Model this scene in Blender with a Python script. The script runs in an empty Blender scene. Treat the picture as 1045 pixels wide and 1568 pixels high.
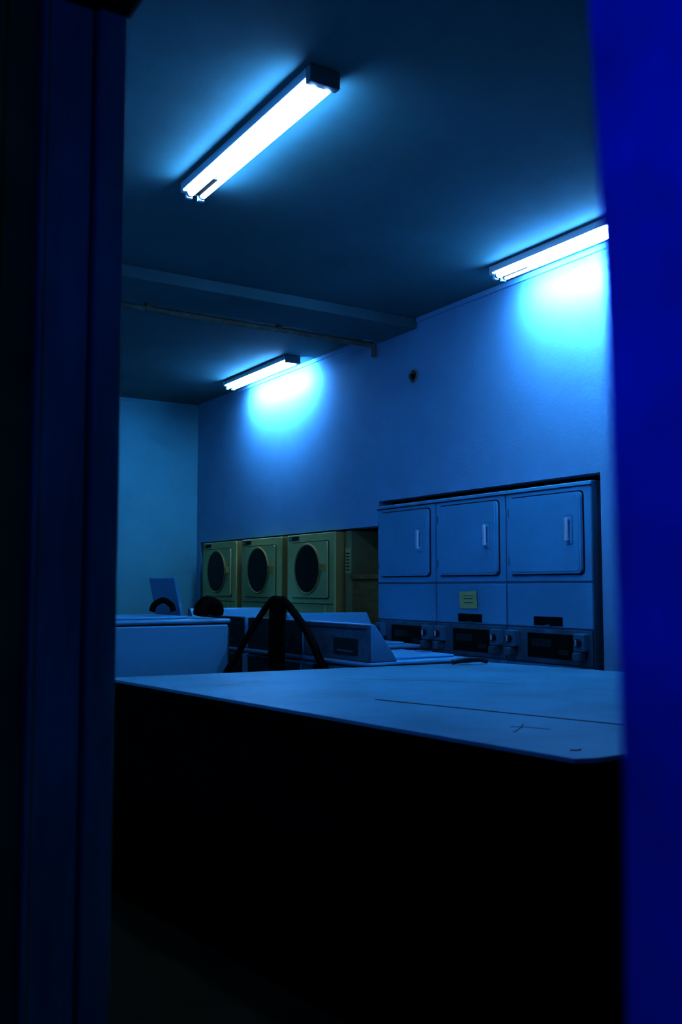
import bpy, bmesh, math, random
from mathutils import Vector, Matrix
random.seed(4)
scene = bpy.context.scene
col = scene.collection
try:
    scene.view_settings.view_transform = 'Standard'
    scene.view_settings.gamma = 0.62
    scene.view_settings.exposure = 1.25
except Exception:
    pass

# ---------------------------------------------------------------- materials
def mat(name, c, rough=0.6, metal=0.0, var=0.12, scale=6.0, bump=0.0, emis=None, es=0.0, coat=0.0, spec=0.5, stretch=None, bscale=None):
    m = bpy.data.materials.new(name); m.use_nodes = True
    nt = m.node_tree; n = nt.nodes; l = nt.links
    b = n['Principled BSDF']
    tc = n.new('ShaderNodeTexCoord'); mp = n.new('ShaderNodeMapping')
    if stretch: mp.inputs['Scale'].default_value = stretch
    l.new(tc.outputs['Object'], mp.inputs['Vector'])
    no = n.new('ShaderNodeTexNoise'); no.inputs['Scale'].default_value = scale
    no.inputs['Detail'].default_value = 6; no.inputs['Roughness'].default_value = 0.6
    l.new(mp.outputs['Vector'], no.inputs['Vector'])
    r = n.new('ShaderNodeValToRGB')
    r.color_ramp.elements[0].position = 0.3; r.color_ramp.elements[1].position = 0.7
    r.color_ramp.elements[0].color = (*[x*(1-var) for x in c], 1)
    r.color_ramp.elements[1].color = (*[min(1, x*(1+var)) for x in c], 1)
    l.new(no.outputs['Fac'], r.inputs['Fac']); l.new(r.outputs['Color'], b.inputs['Base Color'])
    b.inputs['Roughness'].default_value = rough; b.inputs['Metallic'].default_value = metal
    b.inputs['Specular IOR Level'].default_value = spec
    if coat: b.inputs['Coat Weight'].default_value = coat
    if bump:
        n2 = n.new('ShaderNodeTexNoise'); n2.inputs['Scale'].default_value = bscale or scale*8
        n2.inputs['Detail'].default_value = 4
        l.new(tc.outputs['Object'], n2.inputs['Vector'])
        bp = n.new('ShaderNodeBump'); bp.inputs['Strength'].default_value = bump; bp.inputs['Distance'].default_value = 0.01
        l.new(n2.outputs['Fac'], bp.inputs['Height']); l.new(bp.outputs['Normal'], b.inputs['Normal'])
    if emis:
        b.inputs['Emission Color'].default_value = (*emis, 1); b.inputs['Emission Strength'].default_value = es
    return m

M = {}
M['wall'] = mat('wall_paint', (0.30, 0.66, 0.84), 0.75, var=0.05, scale=1.6, bump=0.10, bscale=60, spec=0.25)
M['wallback'] = mat('wall_paint_back', (0.28, 0.84, 0.88), 0.75, var=0.05, scale=1.6, bump=0.10, bscale=60, spec=0.25)
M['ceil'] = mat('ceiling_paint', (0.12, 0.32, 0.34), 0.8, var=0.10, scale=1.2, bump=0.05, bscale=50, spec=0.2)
M['floor'] = mat('floor_tile', (0.04, 0.04, 0.02), 0.7, var=0.3, scale=4, spec=0.2)
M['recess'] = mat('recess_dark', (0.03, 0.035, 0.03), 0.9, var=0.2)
M['appl'] = mat('appliance_enamel', (0.17, 0.60, 0.78), 0.35, var=0.04, scale=3)
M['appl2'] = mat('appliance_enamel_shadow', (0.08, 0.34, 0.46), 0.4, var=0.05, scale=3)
M['cream'] = mat('cream_enamel', (0.92, 0.82, 0.36), 0.45, var=0.05, scale=3)
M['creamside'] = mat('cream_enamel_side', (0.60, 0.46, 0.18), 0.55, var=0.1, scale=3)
M['groove'] = mat('groove_dark', (0.02, 0.05, 0.08), 0.7)
M['black'] = mat('black_plastic', (0.008, 0.008, 0.009), 0.5, var=0.2, spec=0.3)
M['rubber'] = mat('black_rubber', (0.005, 0.006, 0.007), 0.6, var=0.3, scale=20, spec=0.15)
M['glass'] = mat('dark_glass', (0.004, 0.004, 0.005), 0.15, var=0.1, spec=0.3)
M['metal'] = mat('galvanised_steel', (0.14, 0.32, 0.40), 0.45, metal=0.5, var=0.25, scale=14)
M['darkmetal'] = mat('dark_steel', (0.04, 0.08, 0.11), 0.45, metal=0.4, var=0.3, scale=14)
M['lam'] = mat('table_laminate', (0.12, 0.43, 0.52), 0.45, var=0.16, scale=2.2, bump=0.03, bscale=25, spec=0.35)
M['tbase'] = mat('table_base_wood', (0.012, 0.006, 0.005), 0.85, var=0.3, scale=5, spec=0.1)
M['crack'] = mat('crack_dark', (0.02, 0.02, 0.02), 0.9)
M['wood'] = mat('shelf_wood', (0.55, 0.32, 0.12), 0.7, var=0.3, scale=4, stretch=(1, 1, 6))
M['board'] = mat('board_painted', (0.60, 0.55, 0.28), 0.7, var=0.1)
M['paper'] = mat('note_paper', (1.0, 0.85, 0.40), 0.8, var=0.08, scale=30)
M['fixt'] = mat('fixture_white_enamel', (0.75, 0.85, 0.9), 0.4, var=0.03)
M['fixtend'] = mat('fixture_grey_end', (0.25, 0.35, 0.4), 0.5, var=0.1)
M['jambL'] = mat('frame_dark_paint', (0.20, 0.55, 0.32), 0.55, var=0.3, scale=5, stretch=(3, 3, 0.5), spec=0.2)
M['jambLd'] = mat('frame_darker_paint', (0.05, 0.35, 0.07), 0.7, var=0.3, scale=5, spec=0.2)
M['jambR'] = mat('frame_light_paint', (0.55, 0.6, 0.66), 0.6, var=0.35, scale=7, spec=0.2)
M['ext'] = mat('exterior_render', (0.04, 0.06, 0.04), 0.9, var=0.2)
M['pipe'] = mat('pipe_brown', (0.30, 0.30, 0.24), 0.6, var=0.3, scale=12)
LC = (0.42, 0.63, 1.0)
M['tube'] = mat('fluorescent_tube_glow', (0.9, 0.95, 1.0), 0.4, var=0.0, emis=LC, es=27.0)

# ---------------------------------------------------------------- builder
class B:
    def __init__(s, name, smooth=False):
        s.name = name; s.bm = bmesh.new(); s.mats = []
    def mi(s, k):
        if k not in s.mats: s.mats.append(k)
        return s.mats.index(k)
    def add(s, t, k, smooth=False):
        i = s.mi(k)
        for f in t.faces: f.material_index = i; f.smooth = smooth
        me = bpy.data.meshes.new('t'); t.to_mesh(me); t.free(); s.bm.from_mesh(me); bpy.data.meshes.remove(me)
    def box(s, lo, hi, k, bev=0.0, rot=None, seg=2):
        t = bmesh.new(); bmesh.ops.create_cube(t, size=1)
        c = [(a+b)/2 for a, b in zip(lo, hi)]; d = [abs(b-a) for a, b in zip(lo, hi)]
        bmesh.ops.scale(t, vec=d, verts=t.verts)
        if bev: bmesh.ops.bevel(t, geom=t.edges[:], offset=bev, segments=seg, affect='EDGES', profile=0.5)
        if rot is not None: bmesh.ops.transform(t, matrix=rot, verts=t.verts)
        bmesh.ops.translate(t, vec=c, verts=t.verts); s.add(t, k); return s
    def cyl(s, p0, p1, r, k, seg=28, r2=None):
        p0 = Vector(p0); p1 = Vector(p1); d = p1-p0
        t = bmesh.new(); bmesh.ops.create_cone(t, cap_ends=True, segments=seg, radius1=r, radius2=r if r2 is None else r2, depth=d.length)
        q = Vector((0, 0, 1)).rotation_difference(d.normalized()).to_matrix().to_4x4()
        bmesh.ops.transform(t, matrix=Matrix.Translation((p0+p1)/2) @ q, verts=t.verts)
        s.add(t, k, False); return s
    def poly(s, pts, vec, k, bev=0.0):
        t = bmesh.new(); vs = [t.verts.new(p) for p in pts]; f = t.faces.new(vs)
        r = bmesh.ops.extrude_face_region(t, geom=[f])
        bmesh.ops.translate(t, vec=vec, verts=[v for v in r['geom'] if isinstance(v, bmesh.types.BMVert)])
        bmesh.ops.recalc_face_normals(t, faces=t.faces)
        if bev: bmesh.ops.bevel(t, geom=t.edges[:], offset=bev, segments=2, affect='EDGES', profile=0.5)
        s.add(t, k); return s
    def rrect(s, y0, y1, z0, z1, r, x0, x1, k, n=6):
        pts = []
        for cy, cz, a0 in ((y1-r, z1-r, 0), (y0+r, z1-r, 90), (y0+r, z0+r, 180), (y1-r, z0+r, 270)):
            for i in range(n+1):
                a = math.radians(a0+90*i/n); pts.append((x0, cy+r*math.cos(a), cz+r*math.sin(a)))
        return s.poly(pts, (x1-x0, 0, 0), k)
    def ring(s, c, axis, R, r, k, n=48, m=12):
        t = bmesh.new(); ax = Vector(axis).normalized()
        u = ax.orthogonal().normalized(); w = ax.cross(u); vs = []
        for i in range(n):
            a = 2*math.pi*i/n; d = u*math.cos(a)+w*math.sin(a)
            vs.append([t.verts.new(Vector(c)+d*(R+r*math.cos(2*math.pi*j/m))+ax*r*math.sin(2*math.pi*j/m)) for j in range(m)])
        for i in range(n):
            for j in range(m):
                t.faces.new((vs[i][j], vs[(i+1) % n][j], vs[(i+1) % n][(j+1) % m], vs[i][(j+1) % m]))
        bmesh.ops.recalc_face_normals(t, faces=t.faces); s.add(t, k, True); return s
    def tube(s, pts, r, k, m=14, ribs=0.0, sub=10):
        P = [Vector(p) for p in pts]; Q = []
        for i in range(len(P)-1):
            a = P[max(i-1, 0)]; b = P[i]; c = P[i+1]; d = P[min(i+2, len(P)-1)]
            for j in range(sub):
                u = j/sub
                Q.append(0.5*((2*b)+(-a+c)*u+(2*a-5*b+4*c-d)*u*u+(-a+3*b-3*c+d)*u**3))
        Q.append(P[-1]); t = bmesh.new(); vs = []; up = None
        for i, q in enumerate(Q):
            d = (Q[min(i+1, len(Q)-1)]-Q[max(i-1, 0)]).normalized()
            if up is None: up = d.orthogonal().normalized()
            up = (up-d*up.dot(d)).normalized(); w = d.cross(up)
            rr = (r(i/(len(Q)-1)) if callable(r) else r)*(1+(ribs if i % 2 else 0))
            vs.append([t.verts.new(q+(up*math.cos(2*math.pi*j/m)+w*math.sin(2*math.pi*j/m))*rr) for j in range(m)])
        for i in range(len(vs)-1):
            for j in range(m):
                t.faces.new((vs[i][j], vs[i][(j+1) % m], vs[i+1][(j+1) % m], vs[i+1][j]))
        t.faces.new(vs[0][::-1]); t.faces.new(vs[-1])
        bmesh.ops.recalc_face_normals(t, faces=t.faces); s.add(t, k, True); return s
    def done(s):
        me = bpy.data.meshes.new(s.name); s.bm.to_mesh(me); s.bm.free()
        for k in s.mats: me.materials.append(M[k])
        o = bpy.data.objects.new(s.name, me); col.objects.link(o); return o

CE = 3.24; XR = 4.06; YB = 9.37; XL0, XL1 = 0.40, 0.54; YN = -1.2
# ---------------------------------------------------------------- room shell
B('floor').box((-2.5, YN-0.1, -0.1), (5.0, YB+0.12, 0), 'floor').done()
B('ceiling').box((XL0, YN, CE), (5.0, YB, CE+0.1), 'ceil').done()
for nm, lo, hi, k in (
    ('wall_right', (XR, YN, 0), (XR+0.12, 3.72, CE), 'wall'),
    ('wall_right_above_dryers', (XR, 3.72, 1.94), (XR+0.12, 5.93, CE), 'wall'),
    ('wall_right_above_tumble_dryers', (XR, 5.93, 1.755), (XR+0.12, 9.27, CE), 'wall'),
    ('wall_right_corner', (XR, 9.27, 0), (XR+0.12, YB, CE), 'wall'),
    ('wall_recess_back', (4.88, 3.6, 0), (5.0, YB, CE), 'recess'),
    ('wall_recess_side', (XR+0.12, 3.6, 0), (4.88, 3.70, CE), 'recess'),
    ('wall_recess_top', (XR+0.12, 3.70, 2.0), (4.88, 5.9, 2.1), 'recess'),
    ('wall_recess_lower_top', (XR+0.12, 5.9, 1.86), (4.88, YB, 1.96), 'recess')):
    B(nm).box(lo, hi, k).done()
B('wall_back').box((XL0, YB, 0), (5.0, YB+0.12, CE), 'wallback').done()
B('wall_front').box((XL0, YN-0.12, 0), (5.0, YN, CE), 'wall').done()
w = B('wall_left')
w.box((XL0, 1.64, 0), (XL1, YB, CE), 'wall'); w.box((XL0, YN, 0), (XL1, 0.27, CE), 'wall')
w.box((XL0, 0.27, 2.46), (XL1, 1.64, CE), 'wall')
w.box((XL0-0.02, 1.64, 0), (XL0, YB, CE), 'ext'); w.box((XL0-0.02, YN, 0), (XL0, 0.27, CE), 'ext'); w.box((XL0-0.02, 0.27, 2.46), (XL0, 1.64, CE), 'ext')
w.done()
b = B('ceiling_beam'); b.box((XL1, 5.43, 3.165), (XR, 5.88, CE), 'ceil', 0.004); b.done()
b = B('ceiling_pipe'); b.cyl((XL1, 5.95, 3.15), (4.0, 5.95, 3.15), 0.020, 'pipe')
b.tube([(3.99, 5.95, 3.15), (4.02, 5.95, 3.148), (4.03, 5.95, 3.12), (4.03, 5.95, 3.06)], 0.020, 'pipe')
for x in (1.2, 2.2, 3.2): b.box((x-0.012, 5.925, 3.13), (x+0.012, 5.975, CE), 'pipe', 0.002)
b.done()
B('trim_1').box((XR-0.018, YN, CE-0.035), (XR, 5.42, CE), 'wall', 0.004).box((XR-0.018, 6.0, CE-0.035), (XR, YB, CE), 'wall', 0.004).done()
B('trim_2').box((XL1, YB-0.018, CE-0.03), (XR-0.02, YB, CE), 'wallback', 0.004).done()

b = B('broken_wall_socket'); c = (XR-0.004, 5.47, 2.825)
b.ring(c, (1, 0, 0), 0.040, 0.009, 'pipe'); b.cyl((XR-0.008, 5.47, 2.825), (XR-0.002, 5.47, 2.825), 0.038, 'black')
b.tube([(XR-0.004, 5.46, 2.84), (XR-0.05, 5.455, 2.83), (XR-0.045, 5.47, 2.80)], 0.006, 'metal')
b.tube([(XR-0.004, 5.49, 2.81), (XR-0.03, 5.48, 2.80), (XR-0.02, 5.47, 2.77)], 0.005, 'pipe')
b.done()

# ---------------------------------------------------------------- light fixtures
def fixture(x, y0, y1):
    b = B('fluorescent_light_fixture')
    b.box((x-0.064, y0, CE-0.040), (x+0.064, y1, CE), 'fixt', 0.003)
    b.box((x-0.066, y0-0.006, CE-0.068), (x+0.066, y0+0.03, CE), 'fixtend', 0.004)
    b.box((x-0.066, y1-0.03, CE-0.050), (x+0.066, y1+0.004, CE), 'fixt', 0.004)
    for dx in (-0.031, 0.031):
        b.cyl((x+dx, y0+0.03, CE-0.058), (x+dx, y1-0.045, CE-0.058), 0.017, 'tube')
        b.cyl((x+dx, y1-0.045, CE-0.058), (x+dx, y1-0.03, CE-0.058), 0.017, 'metal')
        b.box((x+dx-0.016, y1-0.03, CE-0.080), (x+dx+0.016, y1-0.008, CE-0.040), 'fixt', 0.003)
    b.box((x-0.013, y1-0.26, CE-0.068), (x+0.013, y1-0.05, CE-0.040), 'black', 0.002)
    b.done()
fixture(1.765, 2.93, 4.165)
fixture(3.835, 6.87, 8.12)
fixture(3.83, 3.05, 4.30)

# ---------------------------------------------------------------- big dryers
def big_dryer(y0, first=False):
    y1 = y0+0.712; xf = 4.03
    b = B('commercial_dryer')
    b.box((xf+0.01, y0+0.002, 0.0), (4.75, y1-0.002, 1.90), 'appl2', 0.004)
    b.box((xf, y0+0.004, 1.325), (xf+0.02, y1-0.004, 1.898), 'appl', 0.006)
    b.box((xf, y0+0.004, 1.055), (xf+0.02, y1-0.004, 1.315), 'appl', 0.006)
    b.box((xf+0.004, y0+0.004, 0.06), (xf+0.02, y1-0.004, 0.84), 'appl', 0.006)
    b.box((xf-0.004, y0, 1.868), (xf+0.01, y1, 1.876), 'groove')
    b.rrect(y0+0.053, y1-0.048, 1.363, 1.847, 0.03, xf-0.004, xf+0.004, 'groove')
    b.rrect(y0+0.061, y1-0.056, 1.371, 1.839, 0.027, xf-0.022, xf, 'appl')
    b.rrect(y0+0.075, y1-0.070, 1.385, 1.825, 0.02, xf-0.026, xf-0.02, 'appl')
    b.rrect(y0+0.116, y0+0.170, 1.536, 1.707, 0.01, xf-0.028, xf-0.024, 'appl2')
    b.rrect(y0+0.120, y0+0.166, 1.540, 1.703, 0.01, xf-0.031, xf-0.024, 'appl')
    b.box((xf-0.062, y0+0.132, 1.555), (xf-0.045, y0+0.153, 1.69), 'fixt', 0.004)
    for z in (1.558, 1.672): b.box((xf-0.055, y0+0.135, z), (xf-0.03, y0+0.153, z+0.014), 'appl', 0.003)
    for z in (1.45, 1.75): b.cyl((xf-0.018, y1-0.05, z-0.025), (xf-0.018, y1-0.05, z+0.025), 0.007, 'appl2', 12)
    if not first:
        b.box((xf-0.006, y0+0.235, 1.065), (xf+0.005, y0+0.47, 1.118), 'black', 0.003)
        b.box((xf-0.012, y0+0.33, 1.060), (xf-0.004, y0+0.37, 1.07), 'metal', 0.002)
    b.box((xf-0.006, y0+0.004, 0.845), (xf+0.02, y1-0.004, 1.048), 'metal', 0.004)
    b.box((xf-0.012, y0+0.15, 0.875), (xf, y0+0.52, 1.02), 'black', 0.004)
    b.box((xf-0.016, y0+0.32, 0.94), (xf-0.010, y0+0.48, 0.985), 'darkmetal', 0.002)
    b.box((xf-0.016, y0+0.18, 0.90), (xf-0.010, y0+0.26, 0.93), 'darkmetal', 0.002)
    for ya in (0.03, 0.60):
        b.box((xf-0.045, y0+ya, 0.93), (xf, y0+ya+0.085, 1.03), 'appl2', 0.006)
        b.box((xf-0.070, y0+ya+0.015, 0.875), (xf-0.01, y0+ya+0.07, 0.925), 'metal', 0.005)
        b.cyl((xf-0.065, y0+ya+0.042, 0.98), (xf-0.04, y0+ya+0.042, 0.98), 0.022, 'darkmetal', 20)
        b.box((xf-0.072, y0+ya+0.037, 0.962), (xf-0.06, y0+ya+0.047, 0.998), 'fixt', 0.002)
    b.done()
for i, y in enumerate((3.765, 4.479, 5.193)): big_dryer(y, i == 2)
b = B('paper_note'); b.poly([(4.024, 4.75, 1.155), (4.024, 4.925, 1.15), (4.020, 4.93, 1.262), (4.020, 4.755, 1.268)], (-0.002, 0, 0), 'paper')
for z in (1.235, 1.215, 1.19): b.box((4.0165, 4.79, z), (4.0185, 4.88, z+0.003), 'metal')
b.done()

# ---------------------------------------------------------------- small dryers (porthole)
def small_dryer(y0):
    y1 = y0+0.785; xf = 3.985
    b = B('tumble_dryer')
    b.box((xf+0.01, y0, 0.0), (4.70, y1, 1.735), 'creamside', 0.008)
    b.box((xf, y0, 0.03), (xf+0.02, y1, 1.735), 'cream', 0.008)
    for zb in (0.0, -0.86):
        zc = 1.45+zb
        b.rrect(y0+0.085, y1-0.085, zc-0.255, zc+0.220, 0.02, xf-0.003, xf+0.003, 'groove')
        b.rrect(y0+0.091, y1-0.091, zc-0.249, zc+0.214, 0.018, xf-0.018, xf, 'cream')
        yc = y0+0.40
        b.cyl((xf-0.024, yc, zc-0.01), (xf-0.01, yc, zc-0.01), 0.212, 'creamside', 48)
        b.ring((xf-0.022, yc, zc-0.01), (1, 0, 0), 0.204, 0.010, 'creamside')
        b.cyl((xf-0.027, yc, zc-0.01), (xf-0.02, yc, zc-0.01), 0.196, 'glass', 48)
        b.box((xf-0.055, y0+0.115, zc-0.03), (xf-0.015, y0+0.150, zc+0.03), 'creamside', 0.006)
        b.rrect(y0+0.58, y0+0.745, zc+0.235, zc+0.27, 0.005, xf-0.006, xf+0.002, 'groove')
        b.rrect(y0+0.69, y0+0.735, zc+0.24, zc+0.265, 0.004, xf-0.009, xf, 'board')
        b.box((xf-0.004, y0+0.02, zc-0.30), (xf+0.002, y1-0.02, zc-0.295), 'groove')
        b.rrect(y0+0.14, y1-0.2, zc-0.40, zc-0.31, 0.01, xf-0.012, xf+0.002, 'cream')
    b.done()
for y in (6.45, 7.35, 8.255): small_dryer(y)

# shelf unit in the recess between dryers
b = B('recessed_shelf_unit')
b.box((4.075, 6.34, 0.0), (4.7, 6.43, 1.74), 'board', 0.004)
b.box((4.42, 5.93, 0.0), (4.46, 6.43, 1.74), 'wood', 0.002)
b.box((4.19, 5.925, 0.0), (4.42, 5.945, 1.74), 'wood', 0.002)
b.box((4.06, 5.945, 1.352), (4.42, 6.335, 1.388), 'wood', 0.002)
b.box((4.09, 5.945, 0.70), (4.12, 6.335, 1.35), 'wood', 0.002)
b.box((4.08, 5.945, 0.05), (4.42, 6.335, 0.08), 'wood', 0.002)
b.rrect(6.35, 6.42, 1.40, 1.60, 0.004, 4.069, 4.077, 'paper')
for i in range(6): b.box((4.066, 6.36, 1.425+i*0.026), (4.070, 6.41, 1.433+i*0.026), 'darkmetal')
b.done()

# ---------------------------------------------------------------- washers
def washer(mx, H=0.90, ch=0.20, W=0.68, D=0.70, lid=0.0, rear='metal', body='appl', hx=0.235, L=None, LW=None):
    """local: rear plane at x=0, front at x=D, width along y 0..W"""
    b = B('top_load_washer')
    b.box((0.01, 0, 0.04), (D, W, H-0.030), body, 0.012)
    b.box((0, 0.01, 0.06), (0.012, W-0.01, H-0.05), rear, 0.003)
    b.box((-0.004, -0.006, H-0.027), (D+0.012, W+0.006, H), 'appl', 0.011)
    b.box((0.01, 0.004, H-0.036), (D, W-0.004, H-0.025), 'groove')
    b.box((0.03, 0.03, 0), (D-0.04, W-0.03, 0.05), 'black')
    if ch > 0.1:
        b.poly([(0.02, 0, H), (0.19, 0, H), (0.175, 0, H+0.03), (0.055, 0, H+ch-0.01), (0.04, 0, H+ch), (0.02, 0, H+ch)], (0, W, 0), 'appl', 0.004)
        b.box((0.005, 0.0, H+0.002), (0.022, W, H+ch-0.004), rear, 0.003)
        b.box((0.0, 0.10, H+0.03), (0.01, 0.34, H+0.12), 'darkmetal', 0.003)
        b.box((-0.004, 0.13, H+0.045), (0.004, 0.30, H+0.055), 'metal', 0.001)
        b.box((0.002, 0.02, H+ch-0.03), (0.008, W-0.02, H+ch-0.024), 'groove')
        sl = math.atan2(0.12, ch-0.04); n = Vector((math.cos(sl), 0, math.sin(sl)))
        for y in (0.12, 0.24, 0.56):
            c = Vector((0.108, y, H+ch*0.5-0.01)); b.cyl(c, c+n*0.025, 0.020, 'appl2', 24)
    for y in (0.42, 0.5): b.cyl((-0.03, y, H-0.05), (0.01, y, H-0.05), 0.014, 'darkmetal', 16)
    if lid <= 0:
        b.box((0.235, 0.09, H), (D-0.05, W-0.09, H+0.016), 'appl', 0.006)
        b.box((D-0.10, W/2-0.06, H+0.012), (D-0.06, W/2+0.06, H+0.022), 'appl2', 0.004)
    else:
        L = L or D-0.05-hx; LW = LW or W-0.18
        b.box((hx+0.01, 0.10, H-0.002), (hx+L, W-0.10, H+0.002), 'black', 0.001)
        R = Matrix.Rotation(-lid, 4, 'Y'); c = Vector((hx, W/2, H+0.012))+R.to_3x3() @ Vector((L/2, 0, 0))
        b.box((c.x-L/2, c.y-LW/2, c.z-0.009), (c.x+L/2, c.y+LW/2, c.z+0.009), 'appl', 0.006, rot=R)
    o = b.done(); o.matrix_world = mx; return o
def place(x, y, deg): return Matrix.Translation((x, y, 0)) @ Matrix.Rotation(math.radians(deg), 4, 'Z')
# row A, backs to -X
washer(place(2.76, 4.14, 0))
washer(place(2.76, 4.86, 0), rear='darkmetal', D=0.47)
washer(place(2.74, 5.58, 0), rear='darkmetal', D=0.47)
# washers facing the entrance end
washer(place(3.27, 5.98, -90), ch=0.205)
washer(place(3.20, 7.56, -90), ch=0.21)
# row B, facing -X, tall machines
washer(place(2.40, 5.72, 180), H=1.11, ch=0, D=0.98)
washer(place(2.56, 6.47, 180), H=1.08, ch=0, D=1.0, lid=math.radians(78), hx=0.10, L=0.27, LW=0.46)
washer(place(2.40, 7.22, 180), H=1.06, ch=0, D=0.98)

# hose bundle
b = B('drain_hose_bundle')
b.tube([(2.62, 4.87, 0.0), (2.62, 4.87, 0.5), (2.615, 4.87, 0.95), (2.62, 4.87, 1.12), (2.625, 4.87, 1.205), (2.63, 4.87, 1.24)], lambda t: 0.048 if t < 0.85 else 0.048*(1-((t-0.85)/0.16)**2*0.5), 'rubber', ribs=0.04)
b.tube([(2.60, 4.88, 1.225), (2.565, 4.90, 1.18), (2.48, 4.92, 1.05), (2.40, 4.95, 0.90), (2.32, 4.97, 0.74), (2.32, 4.97, 0.4)], 0.017, 'rubber', ribs=0.1)
b.tube([(2.635, 4.85, 1.225), (2.655, 4.79, 1.18), (2.69, 4.66, 1.05), (2.705, 4.54, 0.90), (2.71, 4.46, 0.78), (2.71, 4.44, 0.4)], 0.021, 'rubber', ribs=0.1)
b.done()
b = B('drain_hose')
b.tube([(2.37, 5.18, 1.135), (2.365, 5.17, 1.17), (2.315, 5.16, 1.20), (2.27, 5.15, 1.17), (2.26, 5.14, 1.135)], 0.044, 'rubber', ribs=0.06)
b.done()
b = B('drain_hose')
b.tube([(2.15, 5.30, 1.15), (2.14, 5.30, 1.185), (2.09, 5.30, 1.215), (2.035, 5.30, 1.19), (2.02, 5.30, 1.15)], 0.017, 'rubber', ribs=0.08)
b.done()

# ---------------------------------------------------------------- folding table
A_ = (1.646, 1.605); A2 = (1.70, 1.585); Bp = (1.345, 4.08); C_ = (3.32, 3.86); D_ = (3.80, 1.62)
T = 0.90
b = B('folding_table')
pts = [A_, A2, D_, C_, Bp]
b.poly([(x, y, T-0.012) for x, y in pts], (0, 0, 0.012), 'lam', 0.002)
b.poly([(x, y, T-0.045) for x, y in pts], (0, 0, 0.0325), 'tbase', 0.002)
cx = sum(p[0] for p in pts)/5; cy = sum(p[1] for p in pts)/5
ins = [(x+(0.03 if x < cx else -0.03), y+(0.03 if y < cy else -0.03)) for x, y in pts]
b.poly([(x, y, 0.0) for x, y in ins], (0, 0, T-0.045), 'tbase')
def crk(p, r=0.0022): b.tube([(x, y, T-0.0008) for x, y in p], r, 'crack', m=6, sub=4)
crk([(1.90, 2.80), (1.94, 2.66), (2.00, 2.46), (2.055, 2.27), (2.15, 1.95), (2.22, 1.70)], 0.003)
crk([(1.80, 1.98), (1.86, 2.02), (1.93, 2.08)], 0.0018); crk([(1.86, 2.06), (1.90, 2.02), (1.92, 1.96)], 0.0018)
crk([(1.72, 1.69), (1.735, 1.68), (1.75, 1.685)], 0.003)
crk([(2.2, 3.5), (2.5, 3.2), (2.7, 2.9)], 0.0012); crk([(1.6, 3.5), (1.85, 3.6)], 0.0012)
b.done()

b = B('coin_key_lever')
b.tube([(3.05, 3.80, 0.914), (3.12, 3.78, 0.925), (3.19, 3.76, 0.925), (3.25, 3.77, 0.914)], 0.012, 'darkmetal')
b.tube([(3.12, 3.78, 0.922), (3.16, 3.82, 0.912)], 0.008, 'darkmetal')
b.done()

# ---------------------------------------------------------------- door frame
b = B('door_frame')
b.box((0.30, 1.60, 0.0), (0.335, 1.78, 2.52), 'jambLd', 0.004)
b.box((0.335, 1.615, 0.0), (0.40, 1.64, 2.46), 'jambLd', 0.003)
b.box((0.395, 1.590, 0.0), (0.405, 1.64, 2.46), 'jambL', 0.002)
b.box((0.405, 1.60, 0.0), (0.485, 1.64, 2.46), 'jambL', 0.004)
b.box((0.490, 1.585, 0.0), (0.541, 1.64, 2.46), 'jambL', 0.005)
b.box((0.335, 0.30, 2.44), (0.545, 1.64, 2.475), 'jambLd', 0.004)
b.box((0.37, 1.50, 2.32), (0.55, 1.60, 2.44), 'black', 0.01)
prof = [(0.0, 0.341), (0.98, 0.339), (1.2, 0.335), (1.43, 0.339), (1.55, 0.344), (1.65, 0.349), (2.0, 0.354), (2.46, 0.356)]
pts = [(0.378, y, z) for z, y in prof]+[(0.378, 0.16, 2.46), (0.378, 0.16, 0.0)]
b.poly(pts, (0.022, 0, 0), 'jambR')
b.box((0.40, 0.27, 0), (0.54, 0.325, 2.46), 'jambR', 0.003)
b.done()

# exterior blue light over the entrance
ld = bpy.data.lights.new('entrance_neon_lamp', 'POINT'); ld.energy = 14; ld.color = (0.0, 0.03, 1.0); ld.shadow_soft_size = 0.12
lo = bpy.data.objects.new('entrance_neon_lamp', ld); lo.location = (-0.5, -0.05, 2.0); col.objects.link(lo)

wd = bpy.data.worlds.new('night'); scene.world = wd; wd.use_nodes = True
wd.node_tree.nodes['Background'].inputs[0].default_value = (0.01, 0.03, 0.05, 1)
wd.node_tree.nodes['Background'].inputs[1].default_value = 0.05

cd = bpy.data.cameras.new('camera'); cam = bpy.data.objects.new('camera', cd); col.objects.link(cam)
cam.location = (0, 0, 1.30); cam.rotation_euler = (math.radians(94.46), 0, -math.radians(32.1))
cd.sensor_fit = 'VERTICAL'; cd.sensor_height = 36; cd.sensor_width = 24; cd.lens = 33.29; cd.clip_start = 0.02
cd.dof.use_dof = True; cd.dof.focus_distance = 5.5; cd.dof.aperture_fstop = 4.0
scene.camera = cam
